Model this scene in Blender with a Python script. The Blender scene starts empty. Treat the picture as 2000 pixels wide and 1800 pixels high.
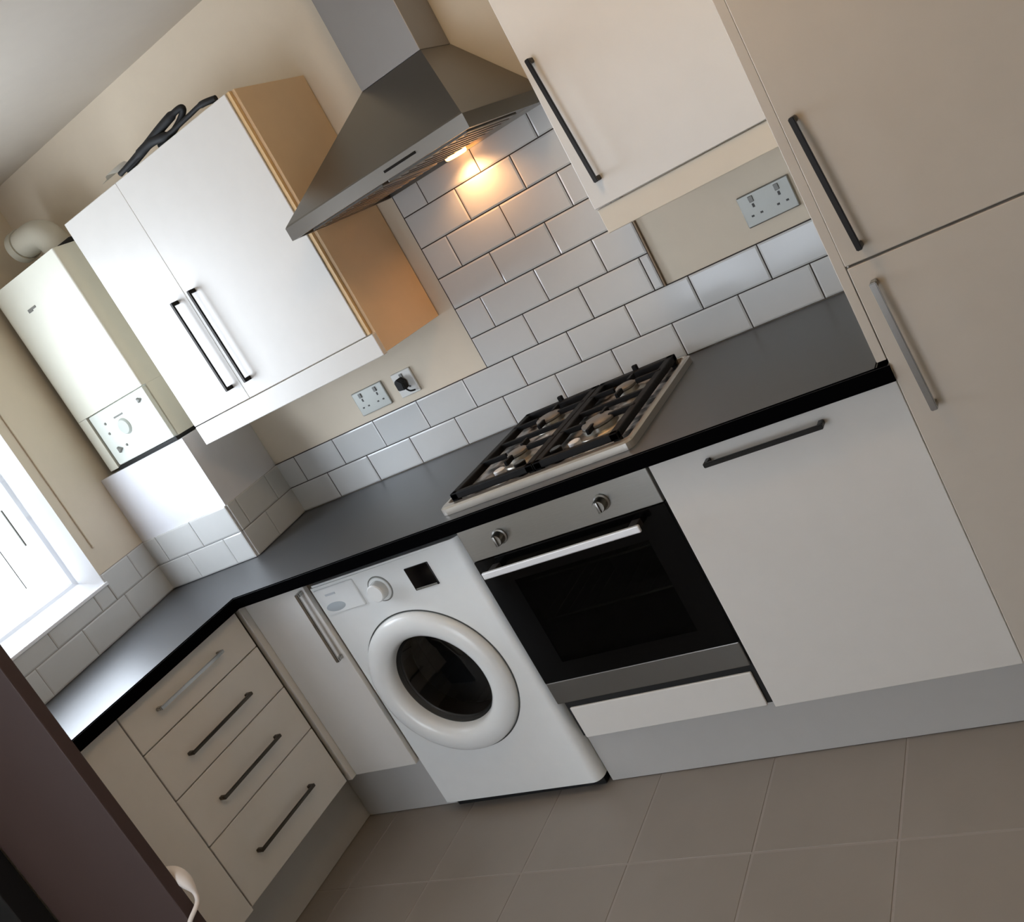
import bpy, bmesh, math, random
from mathutils import Vector, Matrix, noise
random.seed(7)
PI = math.pi
S = bpy.context.scene
COL = S.collection

# ------------------------------------------------------------ camera
cam_d = bpy.data.cameras.new('camera'); cam = bpy.data.objects.new('camera', cam_d); COL.objects.link(cam)
RX = Vector((.7846, .3918, -.4805)); DN = Vector((-.3017, -.4357, -.8480)); FW = Vector((-.5416, .8104, -.2236))
M = Matrix((( RX.x, -DN.x, -FW.x, 2.1820), (RX.y, -DN.y, -FW.y, -2.5048), (RX.z, -DN.z, -FW.z, 1.4967), (0, 0, 0, 1)))
cam.matrix_world = M
cam_d.sensor_fit = 'HORIZONTAL'; cam_d.sensor_width = 36; cam_d.lens = 36*1882.3/2000; cam_d.clip_start = .02
S.camera = cam

# ------------------------------------------------------------ world, lamps, exposure
W = bpy.data.worlds.new('overcast_sky'); S.world = W; W.use_nodes = True
W.node_tree.nodes['Background'].inputs[0].default_value = (.82, .9, 1, 1)
W.node_tree.nodes['Background'].inputs[1].default_value = 6.0
S.view_settings.view_transform = 'Standard'; S.view_settings.look = 'None'
S.view_settings.gamma = 1; S.view_settings.use_curve_mapping = False
S.view_settings.exposure = -0.22

def area(name, loc, aim, sx, sy, power, col):
    l = bpy.data.lights.new(name, 'AREA'); l.shape = 'RECTANGLE'; l.size = sx; l.size_y = sy
    l.energy = power; l.color = col
    o = bpy.data.objects.new(name, l); COL.objects.link(o); o.location = loc
    o.rotation_euler = (Vector(aim) - Vector(loc)).to_track_quat('-Z', 'Y').to_euler()
    return o
dl = area('daylight_side_window', (-.7356, -.9580, 1.564), (.2417, -.7459, 1.564), .612, .866, 21, (.86, .93, 1))
dl.data.spread = math.radians(180)
area('daylight_patio_door', (.31, -4.75, 1.25), (1.0, -1, .9), 1.5, 2.0, 21, (.93, .96, 1))
def point(name, loc, power, col, r):
    l = bpy.data.lights.new(name, 'POINT'); l.energy = power; l.color = col; l.shadow_soft_size = r
    o = bpy.data.objects.new(name, l); COL.objects.link(o); o.location = loc; return o

# ------------------------------------------------------------ materials
def lin(c):
    return tuple(((v/255)/12.92 if v/255 <= .04045 else ((v/255+.055)/1.055)**2.4) for v in c) + (1,)
MATS = {}
def mat(name, rgb, rough=.5, metal=0, spec=.5, coat=0, coat_r=.05, noise_amt=0, noise_scale=20, bump=0, bump_scale=200, emis=None, emis_s=0, stretch=None):
    if name in MATS: return MATS[name]
    m = bpy.data.materials.new(name); m.use_nodes = True; nt = m.node_tree; b = nt.nodes['Principled BSDF']
    c = lin(rgb)
    b.inputs['Base Color'].default_value = c
    b.inputs['Roughness'].default_value = rough; b.inputs['Metallic'].default_value = metal
    b.inputs['Specular IOR Level'].default_value = spec
    b.inputs['Coat Weight'].default_value = coat; b.inputs['Coat Roughness'].default_value = coat_r
    tc = nt.nodes.new('ShaderNodeTexCoord'); mp = nt.nodes.new('ShaderNodeMapping')
    nt.links.new(tc.outputs['Object'], mp.inputs[0])
    if stretch: mp.inputs['Scale'].default_value = stretch
    nz = nt.nodes.new('ShaderNodeTexNoise'); nz.inputs['Scale'].default_value = noise_scale; nz.inputs['Detail'].default_value = 4
    nt.links.new(mp.outputs[0], nz.inputs['Vector'])
    amt = noise_amt if noise_amt else .03
    mx = nt.nodes.new('ShaderNodeMix'); mx.data_type = 'RGBA'
    mx.inputs[6].default_value = tuple(v*(1-amt) for v in c[:3]) + (1,)
    mx.inputs[7].default_value = tuple(min(1, v*(1+amt)) for v in c[:3]) + (1,)
    nt.links.new(nz.outputs[0], mx.inputs[0]); nt.links.new(mx.outputs[2], b.inputs['Base Color'])
    if bump:
        n2 = nt.nodes.new('ShaderNodeTexNoise'); n2.inputs['Scale'].default_value = bump_scale
        nt.links.new(mp.outputs[0], n2.inputs['Vector'])
        bp = nt.nodes.new('ShaderNodeBump'); bp.inputs['Strength'].default_value = bump; bp.inputs['Distance'].default_value = .002
        nt.links.new(n2.outputs[0], bp.inputs['Height']); nt.links.new(bp.outputs[0], b.inputs['Normal'])
    if emis:
        b.inputs['Emission Color'].default_value = lin(emis); b.inputs['Emission Strength'].default_value = emis_s
    MATS[name] = m
    return m
def glassy(name, tint, refl, rough=.02, flat=None):
    m = bpy.data.materials.new(name); m.use_nodes = True; nt = m.node_tree; nt.nodes.clear()
    out = nt.nodes.new('ShaderNodeOutputMaterial'); mix = nt.nodes.new('ShaderNodeMixShader')
    tr = nt.nodes.new('ShaderNodeBsdfTransparent'); tr.inputs[0].default_value = tuple(tint)+(1,)
    gl = nt.nodes.new('ShaderNodeBsdfGlossy'); gl.inputs['Roughness'].default_value = rough
    fr = nt.nodes.new('ShaderNodeFresnel'); fr.inputs[0].default_value = refl
    if flat is None: nt.links.new(fr.outputs[0], mix.inputs[0])
    else: mix.inputs[0].default_value = flat
    nt.links.new(tr.outputs[0], mix.inputs[1]); nt.links.new(gl.outputs[0], mix.inputs[2])
    nt.links.new(mix.outputs[0], out.inputs[0]); MATS[name] = m; return m

m_wall = mat('cream_wall_paint', (224, 212, 192), .85, bump=.15, bump_scale=120)
m_ceil = mat('white_ceiling_paint', (204, 196, 184), .9)
m_grout = mat('dark_grey_grout', (62, 54, 50), .9)
m_grout2 = mat('mid_grey_grout', (158, 152, 144), .9)
m_tile = mat('white_glazed_tile', (205, 206, 204), .14, spec=.5)
m_floor = mat('taupe_floor_tile', (146, 138, 130), .42, noise_amt=.08, noise_scale=6, bump=.08, bump_scale=60)
m_fgrout = mat('pale_floor_grout', (158, 150, 144), .9)
m_door = mat('cream_gloss_front', (216, 213, 207), .34, spec=.35)
m_carc = mat('cream_cabinet_board', (214, 204, 186), .5)
m_brownside = mat('tan_cabinet_side', (224, 196, 158), .42)
m_plinth = mat('grey_white_plinth', (186, 184, 180), .4)
m_wt = mat('charcoal_laminate', (58, 60, 64), .40, spec=.9, noise_amt=.08, noise_scale=40)
m_wte = mat('black_laminate_edge', (6, 6, 7), .7, spec=.0)
m_steel = mat('brushed_stainless', (150, 148, 143), .3, 1, noise_amt=.08, noise_scale=30, stretch=(1, 1, 12))
m_hood = mat('hood_stainless', (128, 124, 118), .33, 1, noise_amt=.04, noise_scale=8)
m_chrome = mat('satin_chrome', (168, 166, 162), .18, 1)
m_handle = mat('dark_chrome', (30, 27, 24), .3, .8)
m_alu = mat('bright_aluminium', (235, 235, 235), .45, .6)
m_black = mat('black_enamel', (8, 8, 8), .35)
m_iron = mat('black_cast_iron', (7, 6, 6), .6, spec=.2, bump=.3, bump_scale=90)
m_rubber = mat('black_rubber', (10, 10, 10), .7)
m_white = mat('white_appliance_enamel', (232, 234, 232), .25, spec=.5)
m_whitep = mat('white_plastic', (225, 224, 218), .35)
m_upvc = mat('white_upvc', (240, 242, 245), .3)
m_boiler = mat('boiler_white_casing', (228, 228, 214), .5)
m_greyp = mat('grey_plastic', (122, 122, 116), .5)
m_brown = mat('dark_brown_door_paint', (66, 48, 44), .6)
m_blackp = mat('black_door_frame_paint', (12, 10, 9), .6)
m_dark = mat('dark_cavity', (14, 14, 14), .6)
m_mott = mat('reflection_mottled_tray', (150, 148, 146), .35, .5, noise_amt=.9, noise_scale=26, bump=1, bump_scale=40)  # blotchy tone puts the steel's broken reflections into the colour
nt = m_mott.node_tree; cr = nt.nodes.new('ShaderNodeMapRange'); cr.inputs[1].default_value = .42; cr.inputs[2].default_value = .58
mxn = [n for n in nt.nodes if n.type == 'MIX'][0]; lk = mxn.inputs[0].links[0]; src = lk.from_socket; nt.links.remove(lk)
nt.links.new(src, cr.inputs[0]); nt.links.new(cr.outputs[0], mxn.inputs[0])
m_sock = mat('brushed_grey_socket', (140, 140, 134), .4, .7)
m_lamp = mat('warm_lamp_glow', (255, 190, 120), .5, emis=(255, 176, 100), emis_s=9)
m_bulb = mat('warm_ceiling_lamp_glow', (255, 220, 180), .5, emis=(255, 214, 165), emis_s=6)
m_cord = mat('cream_cord', (245, 235, 225), .5)
m_drum = mat('dark_steel_drum', (60, 62, 64), .3, 1)
g_win = glassy('window_glass', (.97, .98, 1), 1.45, flat=.04)
g_oven = glassy('smoked_oven_glass', (.35, .37, .35), 1.2)
g_drum = glassy('smoked_door_glass', (.22, .24, .25), 1.5)

# ------------------------------------------------------------ helpers
ORG = {}
def empty(name, loc, label=None, cat=None, group=None, kind=None):
    o = bpy.data.objects.new(name, None); COL.objects.link(o); o.location = loc; o.empty_display_size = .05
    ORG[o.name] = Vector(loc)
    if label: o['label'] = label
    if cat: o['category'] = cat
    if group: o['group'] = group
    if kind: o['kind'] = kind
    return o
def link(name, bm, m, parent=None, label=None, cat=None, kind=None, smooth=False, group=None, origin=None):
    org = ORG[parent.name] if parent else (Vector(origin) if origin else None)
    if org is None:
        org = Vector((0, 0, 0))
        if bm.verts:
            xs = [v.co for v in bm.verts]
            org = Vector(((min(v.x for v in xs)+max(v.x for v in xs))/2, (min(v.y for v in xs)+max(v.y for v in xs))/2, min(v.z for v in xs)))
    bmesh.ops.translate(bm, verts=bm.verts, vec=-org)
    bmesh.ops.recalc_face_normals(bm, faces=bm.faces)
    me = bpy.data.meshes.new(name); bm.to_mesh(me); bm.free()
    if isinstance(m, (list, tuple)):
        for q in m: me.materials.append(q)
    else: me.materials.append(m)
    if smooth:
        for p in me.polygons: p.use_smooth = True
    o = bpy.data.objects.new(name, me); COL.objects.link(o)
    ORG[o.name] = org
    if parent: o.parent = parent
    else: o.location = org
    if smooth:
        md = o.modifiers.new('edge', 'EDGE_SPLIT'); md.split_angle = math.radians(38)
    if label: o['label'] = label
    if cat: o['category'] = cat
    if kind: o['kind'] = kind
    if group: o['group'] = group
    return o
def nb(): return bmesh.new()
def abox(bm, x0, x1, y0, y1, z0, z1, bev=0, seg=2, xf=None):
    r = bmesh.ops.create_cube(bm, size=1)
    vs = r['verts']
    for v in vs:
        v.co = Vector(((x0+x1)/2+v.co.x*(x1-x0), (y0+y1)/2+v.co.y*(y1-y0), (z0+z1)/2+v.co.z*(z1-z0)))
    if bev:
        es = list({e for v in vs for e in v.link_edges})
        r2 = bmesh.ops.bevel(bm, geom=es, offset=bev, segments=seg, affect='EDGES', profile=.5)
        vs = list({v for f in r2['faces'] for v in f.verts} | {v for v in vs if v.is_valid})
    if xf:
        for v in vs: v.co = xf(v.co)
    return vs
def box(name, x0, x1, y0, y1, z0, z1, m, parent=None, bev=.0015, xf=None, **k):
    bm = nb(); abox(bm, x0, x1, y0, y1, z0, z1, bev, xf=xf); return link(name, bm, m, parent, **k)
def prism(bm, pts, z0, z1, axis='z'):
    def P(a, b, c): return {'z': (a, b, c), 'y': (a, c, b), 'x': (c, a, b)}[axis]
    lo = [bm.verts.new(P(a, b, z0)) for a, b in pts]; hi = [bm.verts.new(P(a, b, z1)) for a, b in pts]
    n = len(pts); bm.faces.new(lo); bm.faces.new(hi)
    for i in range(n): bm.faces.new((lo[i], lo[(i+1) % n], hi[(i+1) % n], hi[i]))
def tube(bm, pts, r, n=10, caps=True, flat=1.0):
    pts = [Vector(p) for p in pts]; rs = r if isinstance(r, (list, tuple)) else [r]*len(pts)
    rings = []; prev = None
    for i, p in enumerate(pts):
        t = ((pts[min(i+1, len(pts)-1)]-p).normalized() + (p-pts[max(i-1, 0)]).normalized()).normalized()
        if prev is None:
            a = Vector((0, 0, 1)) if abs(t.z) < .9 else Vector((1, 0, 0))
            a = (a - t*a.dot(t)).normalized()
        else: a = (prev - t*prev.dot(t)).normalized()
        prev = a; b = t.cross(a)
        rings.append([bm.verts.new(p + (a*math.cos(q*2*PI/n) + b*math.sin(q*2*PI/n)*flat)*rs[i]) for q in range(n)])
    for i in range(len(rings)-1):
        for q in range(n):
            bm.faces.new((rings[i][q], rings[i][(q+1) % n], rings[i+1][(q+1) % n], rings[i+1][q]))
    if caps: bm.faces.new(rings[0]); bm.faces.new(list(reversed(rings[-1])))
def lathe(bm, prof, centre, axis, n=48):
    """prof: list of (radius, height along axis)"""
    A = Vector(axis).normalized(); h = Vector((1, 0, 0)) if abs(A.x) < .9 else Vector((0, 0, 1))
    a = (h - A*h.dot(A)).normalized(); b = A.cross(a); c = Vector(centre); rings = []
    for r, t in prof:
        if r < 1e-6: rings.append([bm.verts.new(c+A*t)])
        else: rings.append([bm.verts.new(c+A*t+(a*math.cos(q*2*PI/n)+b*math.sin(q*2*PI/n))*r) for q in range(n)])
    for i in range(len(rings)-1):
        p, s = rings[i], rings[i+1]
        for q in range(n):
            if len(p) == 1 and len(s) == 1: continue
            if len(p) == 1: bm.faces.new((p[0], s[(q+1) % n], s[q]))
            elif len(s) == 1: bm.faces.new((p[q], p[(q+1) % n], s[0]))
            else: bm.faces.new((p[q], p[(q+1) % n], s[(q+1) % n], s[q]))
def arc(c, r, a0, a1, n):
    return [(c[0]+r*math.cos(math.radians(a0+(a1-a0)*i/n)), c[1]+r*math.sin(math.radians(a0+(a1-a0)*i/n))) for i in range(n+1)]
def smoothpath(P, n=6):
    P = [Vector(p) for p in P]; out = []
    for i in range(len(P)-1):
        p0 = P[max(i-1, 0)]; p1 = P[i]; p2 = P[i+1]; p3 = P[min(i+2, len(P)-1)]
        for k in range(n):
            t = k/n
            out.append(.5*((2*p1)+(p2-p0)*t+(2*p0-5*p1+4*p2-p3)*t*t+(3*p1-p0-3*p2+p3)*t**3))
    out.append(P[-1]); return out
def bar_handle(parent, a, b, out, name='handle', m=None, w=.011, stand=.03, foot=.02, label=None):
    """square-section bar from a to b (points on the front), held off by two short wedge feet"""
    a = Vector(a); b = Vector(b); o = Vector(out).normalized(); d = (b-a).normalized(); s = d.cross(o); bm = nb()
    def brick(p, q, hw, t0, t1, taper=0):
        vs = []
        for e, sg in ((p, 1), (q, -1)):
            for u in (-1, 1):
                for t in (t0, t1):
                    sh = d*(taper*sg if t == t0 else 0)
                    vs.append(bm.verts.new(e + s*u*hw + o*t + sh))
        for f in ((0, 1, 3, 2), (4, 6, 7, 5), (0, 4, 5, 1), (2, 3, 7, 6), (0, 2, 6, 4), (1, 5, 7, 3)): bm.faces.new([vs[i] for i in f])
    brick(a, b, w/2, stand-.007, stand)
    brick(a+d*.0, a+d*foot*.6, w/2*.98, 0, stand-.006)
    brick(b-d*foot*.6, b, w/2*.98, 0, stand-.006)
    bmesh.ops.bevel(bm, geom=list(bm.edges), offset=.0016, segments=2, affect='EDGES')
    return link(name, bm, m or m_chrome, parent, smooth=False, label=label)

# frame of the left wall, which is not square to the back wall
WO = Vector((-.90, 0, 0)); WU = Vector((.2121, -.97725, 0)); WN = Vector((.97725, .2121, 0))
def wl(c):   # (s along the wall from the corner, d out of the wall, z)
    return WO + WU*c[0] + WN*c[1] + Vector((0, 0, c[2]))

# ------------------------------------------------------------ shell
ZC = 2.44; XR = 3.3; YB = -4.3
fl = box('floor', -2.2, XR, YB, .0, -.06, -.0012, m_fgrout, kind='structure', bev=0)
tilemesh = None
def floor_tiles():
    px, py = .33, .50; x0 = 1.493; y0 = -.915
    cache = {}
    for i in range(-7, 6):
        for jj in range(-6, 2):
            xa, xb = x0+i*px, x0+(i+1)*px; ya, yb = y0+jj*py, y0+(jj+1)*py
            xa = max(xa, -.9); xb = min(xb, XR); yb = min(yb, -.4); ya = max(ya, YB)
            if xb-xa < .03 or yb-ya < .03: continue
            g = .003; k = (round(xb-xa, 3), round(yb-ya, 3))
            if k not in cache:
                bm = nb(); abox(bm, -k[0]/2+g, k[0]/2-g, -k[1]/2+g, k[1]/2-g, -.008, 0, .0008, 1)
                me = bpy.data.meshes.new('tile'); bm.to_mesh(me); bm.free(); me.materials.append(m_floor); cache[k] = me
            o = bpy.data.objects.new('tile', cache[k]); COL.objects.link(o); o.parent = fl
            o.location = Vector(((xa+xb)/2, (ya+yb)/2, 0)) - ORG[fl.name]
floor_tiles()
box('ceiling', -2.2, XR+.1, YB, .1, ZC, ZC+.08, m_ceil, kind='structure', bev=0)
wb = box('wall_back', -1.1, XR+.1, .0, .1, 0, ZC, m_wall, kind='structure', bev=0)
box('wall_right', XR, XR+.1, YB, 0, 0, ZC, m_wall, kind='structure', bev=0)
# left wall with its window hole: four slabs in one mesh, 12 cm thick
WS0, WS1, WZ0, WZ1 = .612, 1.33, 1.078, 2.05
bm = nb()
for s0, s1, z0, z1 in ((-.1, WS0, 0, ZC), (WS0, WS1, 0, WZ0), (WS0, WS1, WZ1, ZC), (WS1, 1.42, 0, ZC), (1.42, 2.25, 2.05, ZC), (2.25, 2.3, 0, ZC)):
    abox(bm, s0, s1, -.115, 0, z0, z1, 0, xf=wl)
w_left = link('wall_left', bm, m_wall, kind='structure', origin=(-.9, 0, 0))
box('wall_left', -.53, -.41, YB, -2.24, 0, ZC, m_wall, kind='structure', bev=0)
# rear wall with patio door hole
bm = nb()
for x0, x1, z0, z1 in ((-2.2, -.38, 0, ZC), (-.38, 1.0, 2.1, ZC), (1.0, XR+.1, 0, ZC)):
    abox(bm, x0, x1, YB-.1, YB, z0, z1, 0)
link('wall_rear', bm, m_wall, kind='structure')

def tile_wall(parent, org, U, N, courses, tag='tile', g=.0017):
    """courses: (z0, z1, [joint positions along U incl. both ends]); bevelled metro tiles, each its own object"""
    cache = {}
    for z0, z1, js in courses:
        for a, b in zip(js[:-1], js[1:]):
            w = b-a-2*g; h = z1-z0-2*g
            if w < .008: continue
            k = (round(w, 3), round(h, 3))
            if k not in cache:
                bm = nb(); bv = min(.0045, w/3)
                o = [bm.verts.new((x, 0, z)) for x, z in ((-w/2, -h/2), (w/2, -h/2), (w/2, h/2), (-w/2, h/2))]
                p = [bm.verts.new((x, -.0060, z)) for x, z in ((-w/2, -h/2), (w/2, -h/2), (w/2, h/2), (-w/2, h/2))]
                q = [bm.verts.new((x, -.0075, z)) for x, z in ((-w/2+bv, -h/2+bv), (w/2-bv, -h/2+bv), (w/2-bv, h/2-bv), (-w/2+bv, h/2-bv))]
                bm.faces.new(o); bm.faces.new(q)
                for i in range(4):
                    n_ = (i+1) % 4
                    bm.faces.new((o[i], o[n_], p[n_], p[i])); bm.faces.new((p[i], p[n_], q[n_], q[i]))
                bmesh.ops.recalc_face_normals(bm, faces=bm.faces)
                me = bpy.data.meshes.new(tag); bm.to_mesh(me); bm.free(); me.materials.append(m_tile); cache[k] = me
            ob = bpy.data.objects.new(tag, cache[k]); COL.objects.link(ob); ob.parent = parent
            c = Vector(org) + Vector(U)*((a+b)/2) + Vector(N)*.0005 + Vector((0, 0, (z0+z1)/2))
            Ux = Vector(U) if Vector(U).cross(-Vector(N)).z > 0 else -Vector(U)
            Rm = Matrix((Ux, -Vector(N), Vector((0, 0, 1)))).transposed()
            e = Rm.to_euler(); e.x += random.uniform(-.004, .004); e.z += random.uniform(-.004, .004)
            ob.location = c - ORG[parent.name]; ob.rotation_euler = e
PZ = .1014; Z0 = .9105
def zc(k): return Z0 + PZ*k
X_BOX = -.402
def joints(k, lo, hi):
    off = 0 if k % 2 == 1 else .1
    js = [lo] + [x for x in [off+.2*i for i in range(-4, 12)] if lo+.004 < x < hi-.004] + [hi]
    return js
cs = [(zc(k-1), zc(k), joints(k, X_BOX, 1.79)) for k in (1, 2)] + [(zc(k-1), zc(k), joints(k, .603, 1.229)) for k in range(3, 9)]
bm = nb(); abox(bm, X_BOX, 1.79, -.0055, 0, Z0, zc(2)+.001); abox(bm, .601, 1.2325, -.0055, 0, zc(2), zc(8))
link('grout', bm, m_grout, wb)
tile_wall(wb, (0, 0, 0), (1, 0, 0), (0, -1, 0), [(a, b, j) for a, b, j in cs])
box('edge_trim', 1.2305, 1.236, -.010, 0, zc(2), zc(8), mat('bronze_trim', (110, 92, 70), .4, .5), wb, bev=.001)
# tiles of the left wall (sloping measured joints) under the window and beside it
bm = nb(); abox(bm, .33, 1.4, 0, .0055, Z0, zc(1), xf=wl); abox(bm, .33, WS0-.001, 0, .0055, zc(1), zc(2), xf=wl)
abox(bm, WS0-.001, 1.4, 0, .0055, zc(1), WZ0-.002, xf=wl)
link('grout', bm, m_grout2, w_left)
tile_wall(w_left, WO, WU, WN, [(zc(0), zc(1), [.335, .572, .806, 1.029, 1.26, 1.4]), (zc(1), zc(2), [.335, .46, .61]), (zc(1), WZ0-.002, [.612, .69, .92, 1.15, 1.39])], g=.0013)

# ------------------------------------------------------------ window_1
w1 = empty('window_1', wl((.97, -.03, 1.08)), kind='structure')
def wbox(name, s0, s1, d0, d1, z0, z1, m, parent, bev=.003, **k):
    return box(name, s0, s1, d0, d1, z0, z1, m, parent, bev, xf=wl, **k)
# splayed white frame: outer edge flush with the plaster, inner edge set back to the glass
bm = nb(); IN = .060
o_ = [(WS0, WZ0), (WS1, WZ0), (WS1, WZ1), (WS0, WZ1)]; i_ = [(WS0+IN, WZ0+IN), (WS1-IN, WZ0+IN), (WS1-IN, WZ1-IN), (WS0+IN, WZ1-IN)]
L4 = [[bm.verts.new(wl((a, d, b))) for a, b in P] for P, d in ((o_, -.085), (o_, .003), (i_, -.052), (i_, -.085))]
for k in range(4):
    for q in range(4):
        A_, B_ = L4[k], L4[(k+1) % 4]; bm.faces.new((A_[q], A_[(q+1) % 4], B_[(q+1) % 4], B_[q]))
link('window_frame', bm, m_upvc, w1)
wbox('pane', WS0+IN-.018, WS1-IN+.018, -.038, -.035, WZ0+IN-.018, WZ1-IN+.018, g_win, w1, 0)
wbox('window_handle', .765, .773, -.028, -.014, 1.325, 1.46, m_greyp, w1, .003)
wbox('glazing_bar', .854, .858, -.0295, -.024, 1.215, WZ1-IN, m_greyp, w1, .001)
wbox('window_sill', WS0-.006, WS1, .0, .012, WZ0-.006, WZ0+.006, m_upvc, w1, .002)
wbox('trim_1', .556, .566, 0, .006, 1.20, 2.05, m_wall, None, .002, kind='structure')

# ------------------------------------------------------------ window_2: patio door behind the camera
w2 = empty('window_2', (.31, YB, 0), kind='structure')
bm = nb()
for x0, x1, z0, z1 in ((-.38, -.31, 0, 2.1), (.26, .36, 0, 2.1), (.93, 1.0, 0, 2.1), (-.38, 1.0, 2.03, 2.1), (-.38, 1.0, 0, .07)):
    abox(bm, x0, x1, YB-.09, YB-.02, z0, z1, .003)
link('window_frame', bm, m_upvc, w2)
for x0, x1 in ((-.31, .26), (.36, .93)):
    box('pane', x0, x1, YB-.058, YB-.052, .07, 2.03, g_win, w2, 0)

# ------------------------------------------------------------ door_1: brown leaf against the worktop's end, black frame behind
d1 = empty('door_1', (-.3, -1.40, 0), kind='structure')
box('door_leaf', -.606, -.042, -1.40, -1.366, .01, 2.02, m_brown, d1, .003, label='dark brown door leaf seen from its face')
box('door_frame', -1.15, -.612, -1.47, -1.40, 0, 2.3, m_blackp, d1, .003)
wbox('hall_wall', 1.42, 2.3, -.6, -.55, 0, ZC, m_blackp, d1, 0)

# ------------------------------------------------------------ boxing column below the boiler
bm = nb()
BX = [(X_BOX, -.001), (-.346, -.345), (-.824, -.345), (-.897, -.001)]
prism(bm, BX, .9105, 1.3735)
boxing = link('wall_boxing', bm, mat('white_boxing_paint', (228, 229, 234), .45), kind='structure')
U = Vector((1, 0, 0)); tile_wall(boxing, (-.824, -.345, 0), U, (0, -1, 0), [(zc(0), zc(1), [0, .18, .38, .478]), (zc(1), zc(2), [0, .08, .28, .478])], g=.0010)
sd = (Vector((X_BOX, -.001, 0))-Vector((-.346, -.345, 0))); L = sd.length; sd.normalize(); sn = Vector((-sd.y, sd.x, 0)); sn = sn if sn.x > 0 else -sn
tile_wall(boxing, (-.346, -.345, 0), sd, sn, [(zc(0), zc(1), [0, .15, L]), (zc(1), zc(2), [0, .05, .25, L])], g=.0013)
bm = nb()
for z in (zc(1),):
    prism(bm, [(-.346-.001, -.3455), (-.346+.001, -.345), (X_BOX+.003, 0), (X_BOX, 0)], z-.003, z+.003)
link('grout', bm, m_grout2, boxing)

# ------------------------------------------------------------ worktop
bm = nb()
prism(bm, [(1.789, -.006), (-.893, -.006), (-.612, -1.36), (-.14, -1.36), (-.14, -.69), (1.813, -.69), (1.813, -.684), (1.789, -.684)], .8725, .9095)
bmesh.ops.recalc_face_normals(bm, faces=bm.faces)
top_e = [e for e in bm.edges if all(abs(v.co.z-.9095) < 1e-5 for v in e.verts)]
bmesh.ops.bevel(bm, geom=top_e, offset=.003, segments=2, affect='EDGES')
for f in bm.faces: f.material_index = 0 if f.normal.z > .5 else 1
wt = link('worktop', bm, [m_wt, m_wte], label='L-shaped charcoal laminate worktop with black front edge', cat='worktop')

# ------------------------------------------------------------ base run
FY = -.65
def front(name, x0, x1, z0, z1, parent, y=FY, m=None, label=None):
    return box(name, x0, x1, y, y+.018, z0, z1, m or m_door, parent, .002, label=label)
# right base unit (integrated appliance or sink cupboard)
c = empty('base_cabinet', (1.53, -.35, .18), 'wide off-white base unit right of the oven, one dark horizontal bar handle', 'cabinet')
box('body', 1.252, 1.802, -.628, -.02, .182, .870, m_carc, c)
d = front('door', 1.2525, 1.8050, .182, .868, c)
bar_handle(d, (1.383, FY, .829), (1.649, FY, .829), (0, -1, 0), m=m_handle)
# oven housing
c = empty('oven_housing_cabinet', (.965, -.35, .19), 'low off-white filler drawer front directly under the oven', 'cabinet')
bm = nb()
abox(bm, .683, .70, -.60, -.02, .19, .870); abox(bm, 1.233, 1.249, -.60, -.02, .19, .870); abox(bm, .70, 1.233, -.60, -.02, .19, .30)
link('body', bm, m_carc, c)
box('filler_panel', .712, 1.236, FY, -.6425, .190, .289, m_door, c, .002)
box('painted_shade_strip', .70, 1.2515, -.642, -.605, .192, .372, m_rubber, c, .001)  # black strip that paints the shade in the gaps round the filler
# corner cabinet
c = empty('corner_base_cabinet', (-.05, -.33, .2), 'plain off-white corner base unit left of the washing machine, vertical chrome handle', 'cabinet')
box('body', -.64, .092, -.630, -.30, .205, .870, m_carc, c)
d = front('door', -.167, .094, .203, .868, c)
bar_handle(d, (.080, FY, .850), (.076, FY, .610), (0, -1, 0), w=.013, stand=.026)
box('corner_post', -.190, -.168, -.672, -.632, .203, .868, m_door, c, .002)
# drawer unit on the left run
FX = -.17
c = empty('drawer_cabinet', (-.38, -.93, .2), 'off-white four-drawer base unit on the left run, bar handles', 'cabinet')
box('body', -.60, FX-.019, -1.178, -.68, .205, .870, m_carc, c)
zs = [(.743, .868, .81), (.589, .740, .657), (.429, .586, .500), (.215, .426, .310)]
for z0, z1, zh in zs:
    d = box('drawer', FX-.018, FX, -1.176, -.690, z0, z1, m_door, c, .002)
    bar_handle(d, (FX, -1.075, zh), (FX, -.812, zh), (1, 0, 0), stand=.026, w=.010, m=m_chrome if zh > .8 else mat('grey_metal_handle', (84, 78, 70), .3, .9))
c = empty('end_base_cabinet', (-.38, -1.27, .2), 'narrow off-white base unit front nearest the dark brown door', 'cabinet')
box('body', -.58, FX-.019, -1.355, -1.182, .205, .870, m_carc, c)
box('door', FX-.018, FX, -1.358, -1.180, .205, .868, m_door, c, .002)
# plinths
box('plinth', -.288, .098, -.598, -.580, .002, .20, m_plinth, label='short grey-white plinth board under the corner unit', cat='plinth', bev=.001)
box('plinth', .675, 2.42, -.600, -.582, .002, .181, m_plinth, label='long grey-white plinth board below the oven and right-hand units', cat='plinth', bev=.001)
box('plinth', -.306, -.290, -1.36, -.582, .002, .203, m_plinth, label='grey-white plinth board under the drawer unit on the left run', cat='plinth', bev=.001)

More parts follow.
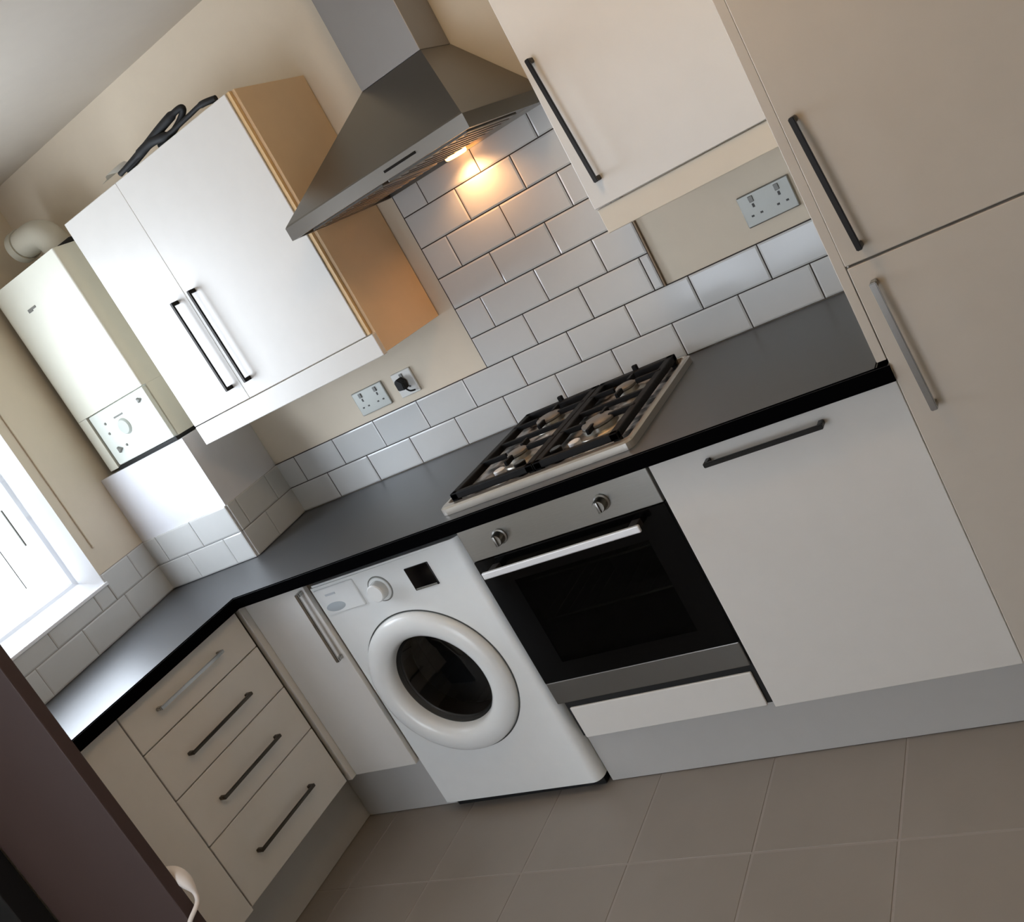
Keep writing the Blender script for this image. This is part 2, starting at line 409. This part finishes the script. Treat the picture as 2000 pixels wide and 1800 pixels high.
# ------------------------------------------------------------ oven
c = empty('built_in_oven', (.965, -.35, .3), 'built-in stainless steel electric oven with black glass door', 'oven')
bm = nb()
for a in ((.705, .715, -.60, -.10, .31, .86), (1.217, 1.228, -.60, -.10, .31, .86), (.705, 1.228, -.11, -.10, .31, .86), (.705, 1.228, -.60, -.10, .31, .33), (.705, 1.228, -.60, -.10, .765, .78)): abox(bm, *a)
link('cavity', bm, m_dark, c)
p = box('control_panel', .684, 1.246, FY, FY+.04, .768, .868, m_steel, c, .002)
for kx, lb in ((.800, None), (1.104, None)):
    bm = nb(); lathe(bm, [(.0, -.0), (.021, 0), (.021, -.004), (.017, -.006), (.016, -.024), (.0145, -.027), (0, -.027)], (kx, FY, .815), (0, 1, 0), 32)
    abox(bm, kx-.0035, kx+.0035, FY-.032, FY-.02, .801, .829, .001)
    link('knob', bm, m_steel, p, smooth=True)
bm = nb()
for a in ((.684, .770, FY, FY+.03, .377, .766), (1.165, 1.246, FY, FY+.03, .377, .766), (.770, 1.165, FY, FY+.03, .377, .430), (.770, 1.165, FY, FY+.03, .690, .766)): abox(bm, *a)
dr = link('door', bm, mat('black_door_glass_border', (4, 4, 4), .10, spec=.15), c, label='black glass oven door with a viewing window')
box('door_window', .770, 1.165, FY+.001, FY+.006, .430, .690, g_oven, dr, 0)
bm = nb(); ya = FY-.034
abox(bm, .720, 1.182, ya-.010, ya, .731, .750, .003)
link('door_handle', bm, m_alu, dr, label='bright aluminium bar handle')
for x in (.735, 1.150): box('handle_bracket', x, x+.024, ya, FY, .732, .749, mat('dark_bracket', (50, 48, 48), .4), dr, .002)
for z in (.655, .535):
    bm = nb()
    tube(bm, [(.725, -.60, z), (1.205, -.60, z)], .0035, 8)
    for i in range(12):
        x = .74+i*.041; tube(bm, [(x, -.60, z), (x, -.2, z)], .0015, 6)
    tube(bm, [(.725, -.2, z), (1.205, -.2, z)], .0035, 8)
    link('oven_rack', bm, m_chrome, c)
box('bottom_trim', .684, 1.246, FY, FY+.03, .308, .376, mat('dull_stainless', (128, 126, 122), .35, 1), c, .002)

# ------------------------------------------------------------ washing machine
c = empty('washing_machine', (.38, -.33, 0), 'white front-loading washing machine between the corner unit and the oven', 'washing machine')
WY = -.64
bm = nb()
r = .030
pts = [(.100, -.06), (.100, WY+.006), (.106, WY)] + [(x, y) for x, y in arc((.672-r, WY+r), r, -90, 0, 16)] + [(.672, -.06)]
prism(bm, pts, .035, .846)
es = [e for e in bm.edges if all(v.co.z > .84 for v in e.verts) or all(v.co.z < .04 for v in e.verts)]
bmesh.ops.bevel(bm, geom=es, offset=.006, segments=2, affect='EDGES')
wbody = link('body', bm, m_white, c)
bm = nb(); lathe(bm, [(0, -.05), (.170, -.05), (.170, .40), (0, .40)], (.358, WY, .452), (0, 1, 0), 64)
cut = link('cutter', bm, m_white, c)
md = wbody.modifiers.new('hole', 'BOOLEAN'); md.operation = 'DIFFERENCE'; md.object = cut; md.solver = 'EXACT'
bpy.context.view_layer.update()
me = bpy.data.meshes.new_from_object(wbody.evaluated_get(bpy.context.evaluated_depsgraph_get()))
wbody.modifiers.clear(); wbody.data = me; bpy.data.objects.remove(cut)
bm = nb(); abox(bm, .115, .660, WY+.03, -.08, .004, .036)
link('underside_shade_box', bm, m_rubber, c)  # added black box standing in for the shadow under the machine
DC = Vector((.358, WY, .452))
bm = nb(); lathe(bm, [(.2405, 0), (.2405, -.001), (.2365, -.0012), (.2365, 0)], DC, (0, 1, 0), 96)
link('door_groove', bm, mat('dark_seam', (60, 62, 58), .6), c, smooth=True)
bm = nb()
prof = [(.2355, 0), (.2345, -.012), (.229, -.020), (.214, -.027), (.196, -.029), (.180, -.027), (.168, -.020), (.160, -.008), (.158, .006), (.154, .03), (.152, .05)]
lathe(bm, prof, DC, (0, 1, 0), 96)
door = link('door', bm, m_white, c, smooth=True, label='round white door ring with dark glass bowl')
bm = nb(); lathe(bm, [(0, .004), (.06, .005), (.11, .008), (.145, .012), (.1575, .016)], DC, (0, 1, 0), 96)
link('door_glass', bm, g_drum, door, smooth=True)
bm = nb(); lathe(bm, [(.157, .025), (.150, .04), (.153, .10), (.20, .105), (.205, .32), (0, .33)], DC, (0, 1, 0), 64)
link('drum', bm, m_drum, c, smooth=True)
bm = nb(); tube(bm, [DC+Vector((.158*math.cos(t*2*PI/64), .026, .158*math.sin(t*2*PI/64))) for t in range(65)], .010, 10, False)
link('door_seal', bm, m_rubber, c, smooth=True)
for a in (20, 140, 260):
    bm = nb(); q = Vector((math.cos(math.radians(a)), 0, math.sin(math.radians(a))))
    tube(bm, [DC+q*.185+Vector((0, .12, 0)), DC+q*.185+Vector((0, .30, 0))], .022, 10)
    link('drum_paddle', bm, m_whitep, c, smooth=True)
# controls
box('display', .457, .542, WY-.003, WY+.002, .738, .809, mat('black_display', (6, 6, 7), .1), c, .002)
box('display_trim', .462, .537, WY-.0045, WY-.001, .739, .745, m_sock, c, .001)
kc = (.345, WY, .776)
bm = nb(); lathe(bm, [(0, -.030), (.024, -.030), (.027, -.027), (.0285, -.004), (.036, -.003), (.037, 0)], kc, (0, 1, 0), 48)
link('programme_knob', bm, m_white, c, smooth=True)
bm = nb(); lathe(bm, [(.0405, 0), (.0405, -.0008), (.0375, -.0009), (.0375, 0)], kc, (0, 1, 0), 48)
link('knob_groove', bm, m_greyp, c, smooth=True)
bm = nb(); abox(bm, .112, .272, WY-.005, WY+.004, .745, .832, .0045, 3)
dw = link('detergent_drawer', bm, m_white, c)
bm = nb(); lathe(bm, [(0, -.0008), (.034, -.0008), (.038, 0)], (.165, WY-.005, .768), (0, 1, 0), 32)
for v in bm.verts: v.co.z = .768 + (v.co.z-.768)*.38
link('drawer_grip', bm, mat('pale_grey_recess', (176, 184, 188), .4), dw, smooth=True)
box('label_mark', .150, .190, WY-.0058, WY-.005, .806, .812, mat('pale_grey_print', (190, 196, 200), .5), dw, 0)

# ------------------------------------------------------------ gas hob
c = empty('gas_hob', (.95, -.36, .91), 'stainless steel four-burner gas hob with black pan supports set in the worktop', 'hob')
HX0, HX1, HY0, HY1 = .665, 1.240, -.645, -.080
bm = nb()
n = 6
def rr(x0, x1, y0, y1, r, k=4):
    return arc((x1-r, y0+r), r, -90, 0, k)+arc((x1-r, y1-r), r, 0, 90, k)+arc((x0+r, y1-r), r, 90, 180, k)+arc((x0+r, y0+r), r, 180, 270, k)
loops = [(rr(HX0, HX1, HY0, HY1, .022), .9100), (rr(HX0, HX1, HY0, HY1, .022), .9270), (rr(HX0+.005, HX1-.005, HY0+.006, HY1-.004, .020), .9310), (rr(HX0+.014, HX1-.014, HY0+.026, HY1-.012, .018), .9310), (rr(HX0+.020, HX1-.020, HY0+.032, HY1-.018, .016), .9200)]
R_ = [[bm.verts.new((x, y, z)) for x, y in L_] for L_, z in loops]
for i in range(len(R_)-1):
    N_ = len(R_[i])
    for q in range(N_):
        f = bm.faces.new((R_[i][q], R_[i][(q+1) % N_], R_[i+1][(q+1) % N_], R_[i+1][q]))
f = bm.faces.new(R_[-1]); bm.faces.new(R_[0]); f.material_index = 1
link('hob_tray', bm, [mat('pale_steel_rim', (196, 190, 180), .32, .85), m_mott], c)
for bx, by, br in ((.831, -.44, .030), (.831, -.21, .040), (1.085, -.44, .046), (1.085, -.21, .030)):
    bm = nb(); lathe(bm, [(br+.022, .0), (br+.020, .004), (br+.004, .008), (br+.002, .018), (br-.004, .020), (0, .020)], (bx, by, .9205), (0, 0, 1), 40)
    b = link('burner', bm, mat('burner_aluminium', (170, 166, 156), .35, .9, noise_amt=.3, noise_scale=50), c, smooth=True)
    bm = nb(); lathe(bm, [(br, .0205), (br, .026), (br-.004, .029), (0, .030)], (bx, by, .9205), (0, 0, 1), 40)
    link('burner_cap', bm, mat('grey_burner_cap', (120, 116, 110), .45, .3, noise_amt=.3, noise_scale=40), b, smooth=True)
for x0, x1 in ((.700, .962), (.964, 1.205)):
    bm = nb(); zt = .951; zb = .932; xc = (x0+x1)/2
    abox(bm, x0, x1, -.616, -.598, zb, zt, .003); abox(bm, x0, x1, -.125, -.098, zb, zt, .003)
    for x in (x0, x1-.024): abox(bm, x, x+.024, -.616, -.098, zb, zt, .003)
    for by in (-.44, -.21):
        for dx in (-1, 1):
            xe = x0+.01 if dx < 0 else x1-.01
            abox(bm, min(xe, xc+dx*.034), max(xe, xc+dx*.034), by-.005, by+.005, zt-.012, zt+.002, .002)
        for dy in (-1, 1):
            abox(bm, xc-.005, xc+.005, min(by+dy*.034, by+dy*.075), max(by+dy*.034, by+dy*.075), zt-.012, zt+.002, .002)
    abox(bm, x0+.01, x1-.01, -.332, -.320, zt-.014, zt-.001, .002)
    for x in (x0+.009, x1-.009):
        for y in (-.605, -.11): abox(bm, x-.009, x+.009, y-.009, y+.009, .9205, zb+.004, .002)
    abox(bm, xc-.008, xc+.008, -.108, -.096, zt-.004, zt+.014, .003)
    link('pan_support', bm, m_iron, c)
for kx, ky in ((.836, -.562), (.900, -.562), (1.012, -.562), (1.066, -.562)):
    bm = nb(); lathe(bm, [(.021, 0), (.021, .004), (.0145, .006), (.0165, .030), (.014, .032), (0, .032)], (kx, ky, .9205), (0, 0, 1), 32)
    link('knob', bm, m_alu if kx in (.836, 1.066) else m_handle, c, smooth=True)

# ------------------------------------------------------------ left wall cabinet
c = empty('wall_cabinet', (.13, -.17, 1.32), 'cream double-door wall unit with two bar handles, between boiler and hood', 'cabinet')
CX0, CX1 = -.270, .540; CY = -.340
box('body', CX0+.002, CX1-.016, CY+.020, -.004, 1.385, 2.105, m_carc, c)
box('side_panel', CX1-.0155, CX1, CY+.016, -.004, 1.322, 2.108, m_brownside, c, .001, label='tan end panel')
d = box('door', CX0, .008, CY, CY+.018, 1.386, 2.108, m_door, c, .002)
bar_handle(d, (-.034, CY, 1.742), (-.030, CY, 1.436), (0, -1, 0), m=m_handle)
d = box('door', .0087, CX1-.024, CY, CY+.018, 1.386, 2.108, m_door, c, .002)
bar_handle(d, (.052, CY, 1.745), (.055, CY, 1.434), (0, -1, 0), m=m_handle)
box('edge_strip', CX1-.022, CX1-.010, CY+.004, CY+.015, 1.386, 2.108, mat('tan_edge_strip', (214, 180, 130), .45), c, .001)
box('cornice', CX0+.002, CX1-.001, CY-.002, CY+.020, 1.318, 1.3835, m_door, c, .002, label='cream light pelmet')
# ------------------------------------------------------------ right wall cabinet
c = empty('wall_cabinet', (1.54, -.18, 1.33), 'cream single-door wall unit with tall bar handle, right of the hood', 'cabinet')
box('body', 1.297, 1.786, -.340, -.004, 1.395, 2.30, m_carc, c)
d = box('door', 1.295, 1.787, -.360, -.342, 1.397, 2.30, m_door, c, .002)
bar_handle(d, (1.323, -.36, 1.757), (1.341, -.36, 1.452), (0, -1, 0), m=m_handle)
box('cornice', 1.297, 1.787, -.352, -.332, 1.334, 1.394, m_carc, c, .002)

# ------------------------------------------------------------ tall housing
c = empty('tall_cabinet', (2.1, -.34, 0), 'tall cream gloss unit with two stacked doors at the right', 'cabinet')
box('body', 1.812, 2.40, -.655, -.004, .182, 2.38, m_carc, c)
m_tall = mat('cream_high_gloss_front', (198, 190, 178), .09, spec=.5, coat=.3, coat_r=.03)
box('side_post', 1.792, 1.8105, -.678, -.656, .915, 2.38, m_tall, c, .001)
d = box('upper_door', 1.811, 2.398, -.680, -.658, 1.109, 2.38, m_tall, c, .002)
bar_handle(d, (1.836, -.68, 1.396), (1.852, -.68, 1.133), (0, -1, 0), m=m_handle)
d = box('lower_door', 1.8125, 2.398, -.680, -.658, .184, 1.1045, m_tall, c, .002)
bar_handle(d, (1.848, -.68, 1.069), (1.858, -.68, .80), (0, -1, 0), m=m_chrome, w=.013)

# ------------------------------------------------------------ cooker hood
c = empty('cooker_hood', (.885, -.25, 1.69), 'stainless steel pyramid chimney cooker hood above the hob', 'cooker hood')
bm = nb()
a0, a1, b0, b1, zl = .590, 1.180, -.500, -.008, 1.690
lip = [(a0, b0), (a1, b0), (a1, b1), (a0, b1)]; tp = [(.790, -.180), (1.0, -.180), (1.0, b1), (.790, b1)]
V = [[bm.verts.new((x, y, z)) for x, y in P] for P, z in ((lip, zl), (lip, zl+.034), ([(a0+.003, b0+.004), (a1-.003, b0+.004), (a1-.003, b1), (a0+.003, b1)], zl+.038), (tp, 1.942))]
for i in range(3):
    for q in range(4): bm.faces.new((V[i][q], V[i][(q+1) % 4], V[i+1][(q+1) % 4], V[i+1][q]))
bm.faces.new(V[3])
inn = [(a0+.012, b0+.012), (a1-.012, b0+.012), (a1-.012, b1-.004), (a0+.012, b1-.004)]
I0 = [bm.verts.new((x, y, zl)) for x, y in inn]; I1 = [bm.verts.new((x, y, zl+.010)) for x, y in inn]
for q in range(4):
    bm.faces.new((V[0][q], V[0][(q+1) % 4], I0[(q+1) % 4], I0[q])); bm.faces.new((I0[q], I0[(q+1) % 4], I1[(q+1) % 4], I1[q]))
bm.faces.new(I1)
link('canopy', bm, m_hood, c)
box('chimney', .7905, .9995, -.180, -.008, 1.943, ZC-.002, mat('chimney_steel', (150, 147, 145), .4, .85), c, .0015)
box('control_switch', .93, 1.03, b0-.003, b0, 1.706, 1.712, m_handle, c, .001)
for x in (.62, .89):
    bm = nb(); abox(bm, x, x+.25, -.44, -.15, zl-.001, zl+.008, .002)
    for i in range(9): abox(bm, x+.02+i*.026, x+.026+i*.026, -.42, -.17, zl-.003, zl, 0)
    link('grease_filter', bm, m_hood, c)
bm = nb(); lathe(bm, [(.0, .0), (.030, .0), (.033, .003), (.033, .012)], (.885, -.06, zl-.003), (0, 0, 1), 24)
link('lamp', bm, m_lamp, c, smooth=True, label='lit warm lamp under the canopy')
hl = bpy.data.lights.new('hood_lamp', 'SPOT'); hl.energy = 4; hl.color = (1, .50, .20); hl.shadow_soft_size = .02; hl.spot_size = math.radians(150); hl.spot_blend = .7
ho = bpy.data.objects.new('hood_lamp', hl); COL.objects.link(ho); ho.location = (.885, -.055, zl-.012)

# ------------------------------------------------------------ boiler
c = empty('boiler', (-.6, -.16, 1.38), 'white wall-hung combi boiler above the white boxing, grey flue on top', 'boiler')
def rprism(bm, x0, x1, y0, y1, rl, rr_, z0, z1):
    pts = [(x1, y1), (x0, y1)] + arc((x0+rl, y0+rl), rl, 180, 270, 8) + arc((x1-rr_, y0+rr_), rr_, -90, 0, 5)
    prism(bm, pts, z0, z1)
bm = nb(); rprism(bm, -.812, -.395, -.322, -.004, .05, .008, 1.5835, 2.082)
link('casing', bm, m_boiler, c, smooth=True)
bm = nb(); rprism(bm, -.812, -.731, -.322, -.004, .05, .001, 1.384, 1.5825)
link('lower_casing', bm, m_boiler, c, smooth=True)
bm = nb(); abox(bm, -.80, -.3945, -.305, -.004, 1.387, 1.5834, .001)
link('chassis', bm, m_boiler, c)
bm = nb(); abox(bm, -.716, -.398, -.324, -.3055, 1.389, 1.580, .004)
fp = link('control_panel', bm, mat('boiler_panel', (226, 232, 224), .35), c)
box('panel_gap', -.7305, -.7165, -.309, -.3055, 1.388, 1.5805, m_rubber, c, 0)
box('base_plate', -.735, -.397, -.319, -.02, 1.374, 1.3865, m_rubber, c, 0)
for x, z, r in ((-.44, 1.548, .011), (-.66, 1.437, .014)):
    bm = nb(); lathe(bm, [(0, -.010), (r*.8, -.010), (r, 0)], (x, -.324, z), (0, 1, 0), 3)
    link('panel_button', bm, m_greyp, fp)
for x, z in ((-.655, 1.535), (-.665, 1.50), (-.62, 1.44)):
    bm = nb(); lathe(bm, [(0, -.003), (.004, -.003), (.005, 0)], (x, -.324, z), (0, 1, 0), 16); link('indicator', bm, m_greyp, fp)
bm = nb(); lathe(bm, [(0, -.008), (.024, -.008), (.028, -.004), (.030, 0)], (-.575, -.324, 1.497), (0, 1, 0), 32); link('dial', bm, mat('pale_dial', (188, 194, 186), .4), fp, smooth=True)
box('gauge_print', -.60, -.55, -.3255, -.324, 1.535, 1.541, m_greyp, fp, 0)
bm = nb(); abox(bm, -.664, -.618, -.3245, -.3215, 1.9705, 1.978, .0008); abox(bm, -.664, -.640, -.3243, -.3215, 1.966, 1.973, .0008)
link('badge', bm, m_greyp, c)
bm = nb()
tube(bm, smoothpath([(-.535, -.18, 2.080), (-.535, -.18, 2.120), (-.552, -.18, 2.160), (-.590, -.18, 2.180), (-.64, -.18, 2.184), (-.690, -.18, 2.184)], 5), .050, 28)
fl_ = link('flue', bm, mat('flue_grey_white', (196, 192, 176), .5), c, smooth=True)
bm = nb(); lathe(bm, [(.051, 0), (.057, .0), (.057, .02), (.051, .02)], (-.535, -.18, 2.083), (0, 0, 1), 32)
link('flue_collar', bm, mat('flue_collar', (180, 176, 160), .5), fl_, smooth=True); bm = nb()
lathe(bm, [(.051, 0), (.056, .0), (.056, .03), (.048, .036), (.042, .03), (.042, .004)], (-.665, -.18, 2.184), (-1, 0, 0), 32)
link('flue_collar', bm, mat('flue_collar', (180, 176, 160), .5), fl_, smooth=True)
box('flue_bracket', -.49, -.42, -.22, -.12, 2.083, 2.105, m_rubber, c, .002)

# ------------------------------------------------------------ sockets
def socket(x0, x1, z0, z1, label, m):
    c = empty('wall_socket', ((x0+x1)/2, 0, z0), label, 'socket')
    bm = nb(); abox(bm, x0, x1, -.010, 0, z0, z1, .003); pl = link('face_plate', bm, m, c)
    n_ = 2 if x1-x0 > .11 else 1
    for i in range(n_):
        xc = x0+(x1-x0)*(i+.5)/n_; zc_ = (z0+z1)/2
        bm = nb()
        abox(bm, xc-.003, xc+.003, -.0108, -.0098, zc_+.004, zc_+.014)
        for dx in (-.012, .012): abox(bm, xc+dx-.0035, xc+dx+.0035, -.0108, -.0098, zc_-.018, zc_-.013)
        link('pin_slots', bm, mat('grey_slots', (72, 72, 70), .6), pl)
        box('rocker_switch', xc-.006, xc+.006, -.0135, -.010, zc_+.018, zc_+.034, mat('grey_rocker', (122, 122, 117), .4), pl, .001)
    return c
socket(1.502, 1.640, 1.156, 1.240, 'grey double wall socket on the back wall, under the right wall unit', m_sock)
socket(.080, .215, 1.138, 1.222, 'grey double wall socket on the back wall below the left wall unit', mat('pale_grey_socket', (170, 172, 166), .4, .3))
socket(.262, .343, 1.138, 1.222, 'single white wall socket holding a black plug', m_whitep)
c = empty('power_plug', (.29, -.02, 1.16), 'small black plug pushed into the single white socket', 'plug')
bm = nb(); prism(bm, [(.285, 1.168), (.312, 1.164), (.316, 1.190), (.300, 1.206), (.285, 1.200)], -.042, -.0115, 'y')
bmesh.ops.bevel(bm, geom=list(bm.edges), offset=.003, segments=2, affect='EDGES'); link('plug_body', bm, m_rubber, c)
bm = nb(); tube(bm, smoothpath([(.308, -.03, 1.168), (.318, -.03, 1.155), (.324, -.022, 1.150), (.328, -.014, 1.148)], 4), .003, 8); link('lead', bm, m_rubber, c, smooth=True)

# ------------------------------------------------------------ things on the cabinet, cord by the door
c = empty('cable', (.25, -.3, 2.11), 'loose black cable coiled on top of the left wall unit', 'cable')
bm = nb(); tube(bm, smoothpath([(.065, -.325, 2.120), (.11, -.325, 2.126), (.18, -.325, 2.136), (.27, -.325, 2.150), (.335, -.32, 2.158), (.350, -.315, 2.152), (.31, -.31, 2.134), (.25, -.31, 2.120), (.20, -.305, 2.118)], 6), [.013]*22+[.009]*27, 10); link('cable_loop', bm, m_rubber, c, smooth=True)
bm = nb(); tube(bm, smoothpath([(.04, -.335, 2.119), (.12, -.335, 2.126), (.20, -.33, 2.134), (.27, -.33, 2.122), (.36, -.325, 2.126), (.42, -.325, 2.128), (.470, -.32, 2.118)], 6), [.008]*8+[.013]*10+[.007]*12+[.009]*7, 10)
link('cable_end', bm, m_rubber, c, smooth=True)
bm = nb()
prev = None
for i in range(7):
    t = i/6; x = -.045+.095*t; z = 2.128+.010*math.sin(t*PI*1.3)
    row = [bm.verts.new((x, -.335+.012*math.sin(i*1.7), z)), bm.verts.new((x+.004, -.27+.01*math.cos(i), z+.022+.004*math.sin(i*2.1)))]
    if prev: bm.faces.new((prev[0], row[0], row[1], prev[1]))
    prev = row
bmesh.ops.solidify(bm, geom=list(bm.faces), thickness=.003)
link('plastic_offcut', bm, m_whitep, label='small white crumpled plastic scrap beside the black cable on the left wall unit', cat='scrap')
c = empty('white_cord', (-.03, -1.38, .3), 'thick white cord looping out beside the dark brown door edge', 'cord')
P = smoothpath([(-.110, -1.352, .515), (-.070, -1.350, .505), (-.035, -1.352, .473), (-.025, -1.362, .428), (-.035, -1.405, .40), (-.055, -1.412, .36), (-.065, -1.412, .30), (-.068, -1.41, .2)], 6)
rs = [.004+.016*math.sin(min(1, i/16)*PI)+(.0 if i > 14 else 0) for i in range(len(P))]; rs = [max(.006, r_) for r_ in rs]
bm = nb(); tube(bm, P, rs, 12); link('cord', bm, m_cord, c, smooth=True)

# ------------------------------------------------------------ ceiling lamp (above the frame) giving the warm light
c = empty('ceiling_lamp', (1.55, -1.2, ZC), 'round warm ceiling lamp in the middle of the kitchen', 'lamp')
bm = nb(); lathe(bm, [(0, -.075), (.08, -.07), (.13, -.05), (.15, -.02), (.15, 0)], (1.55, -1.2, ZC-.001), (0, 0, 1), 40)
link('diffuser', bm, m_bulb, c, smooth=True)
point('ceiling_lamp_light', (1.55, -1.2, ZC-.16), 10, (1, .70, .40), .12)
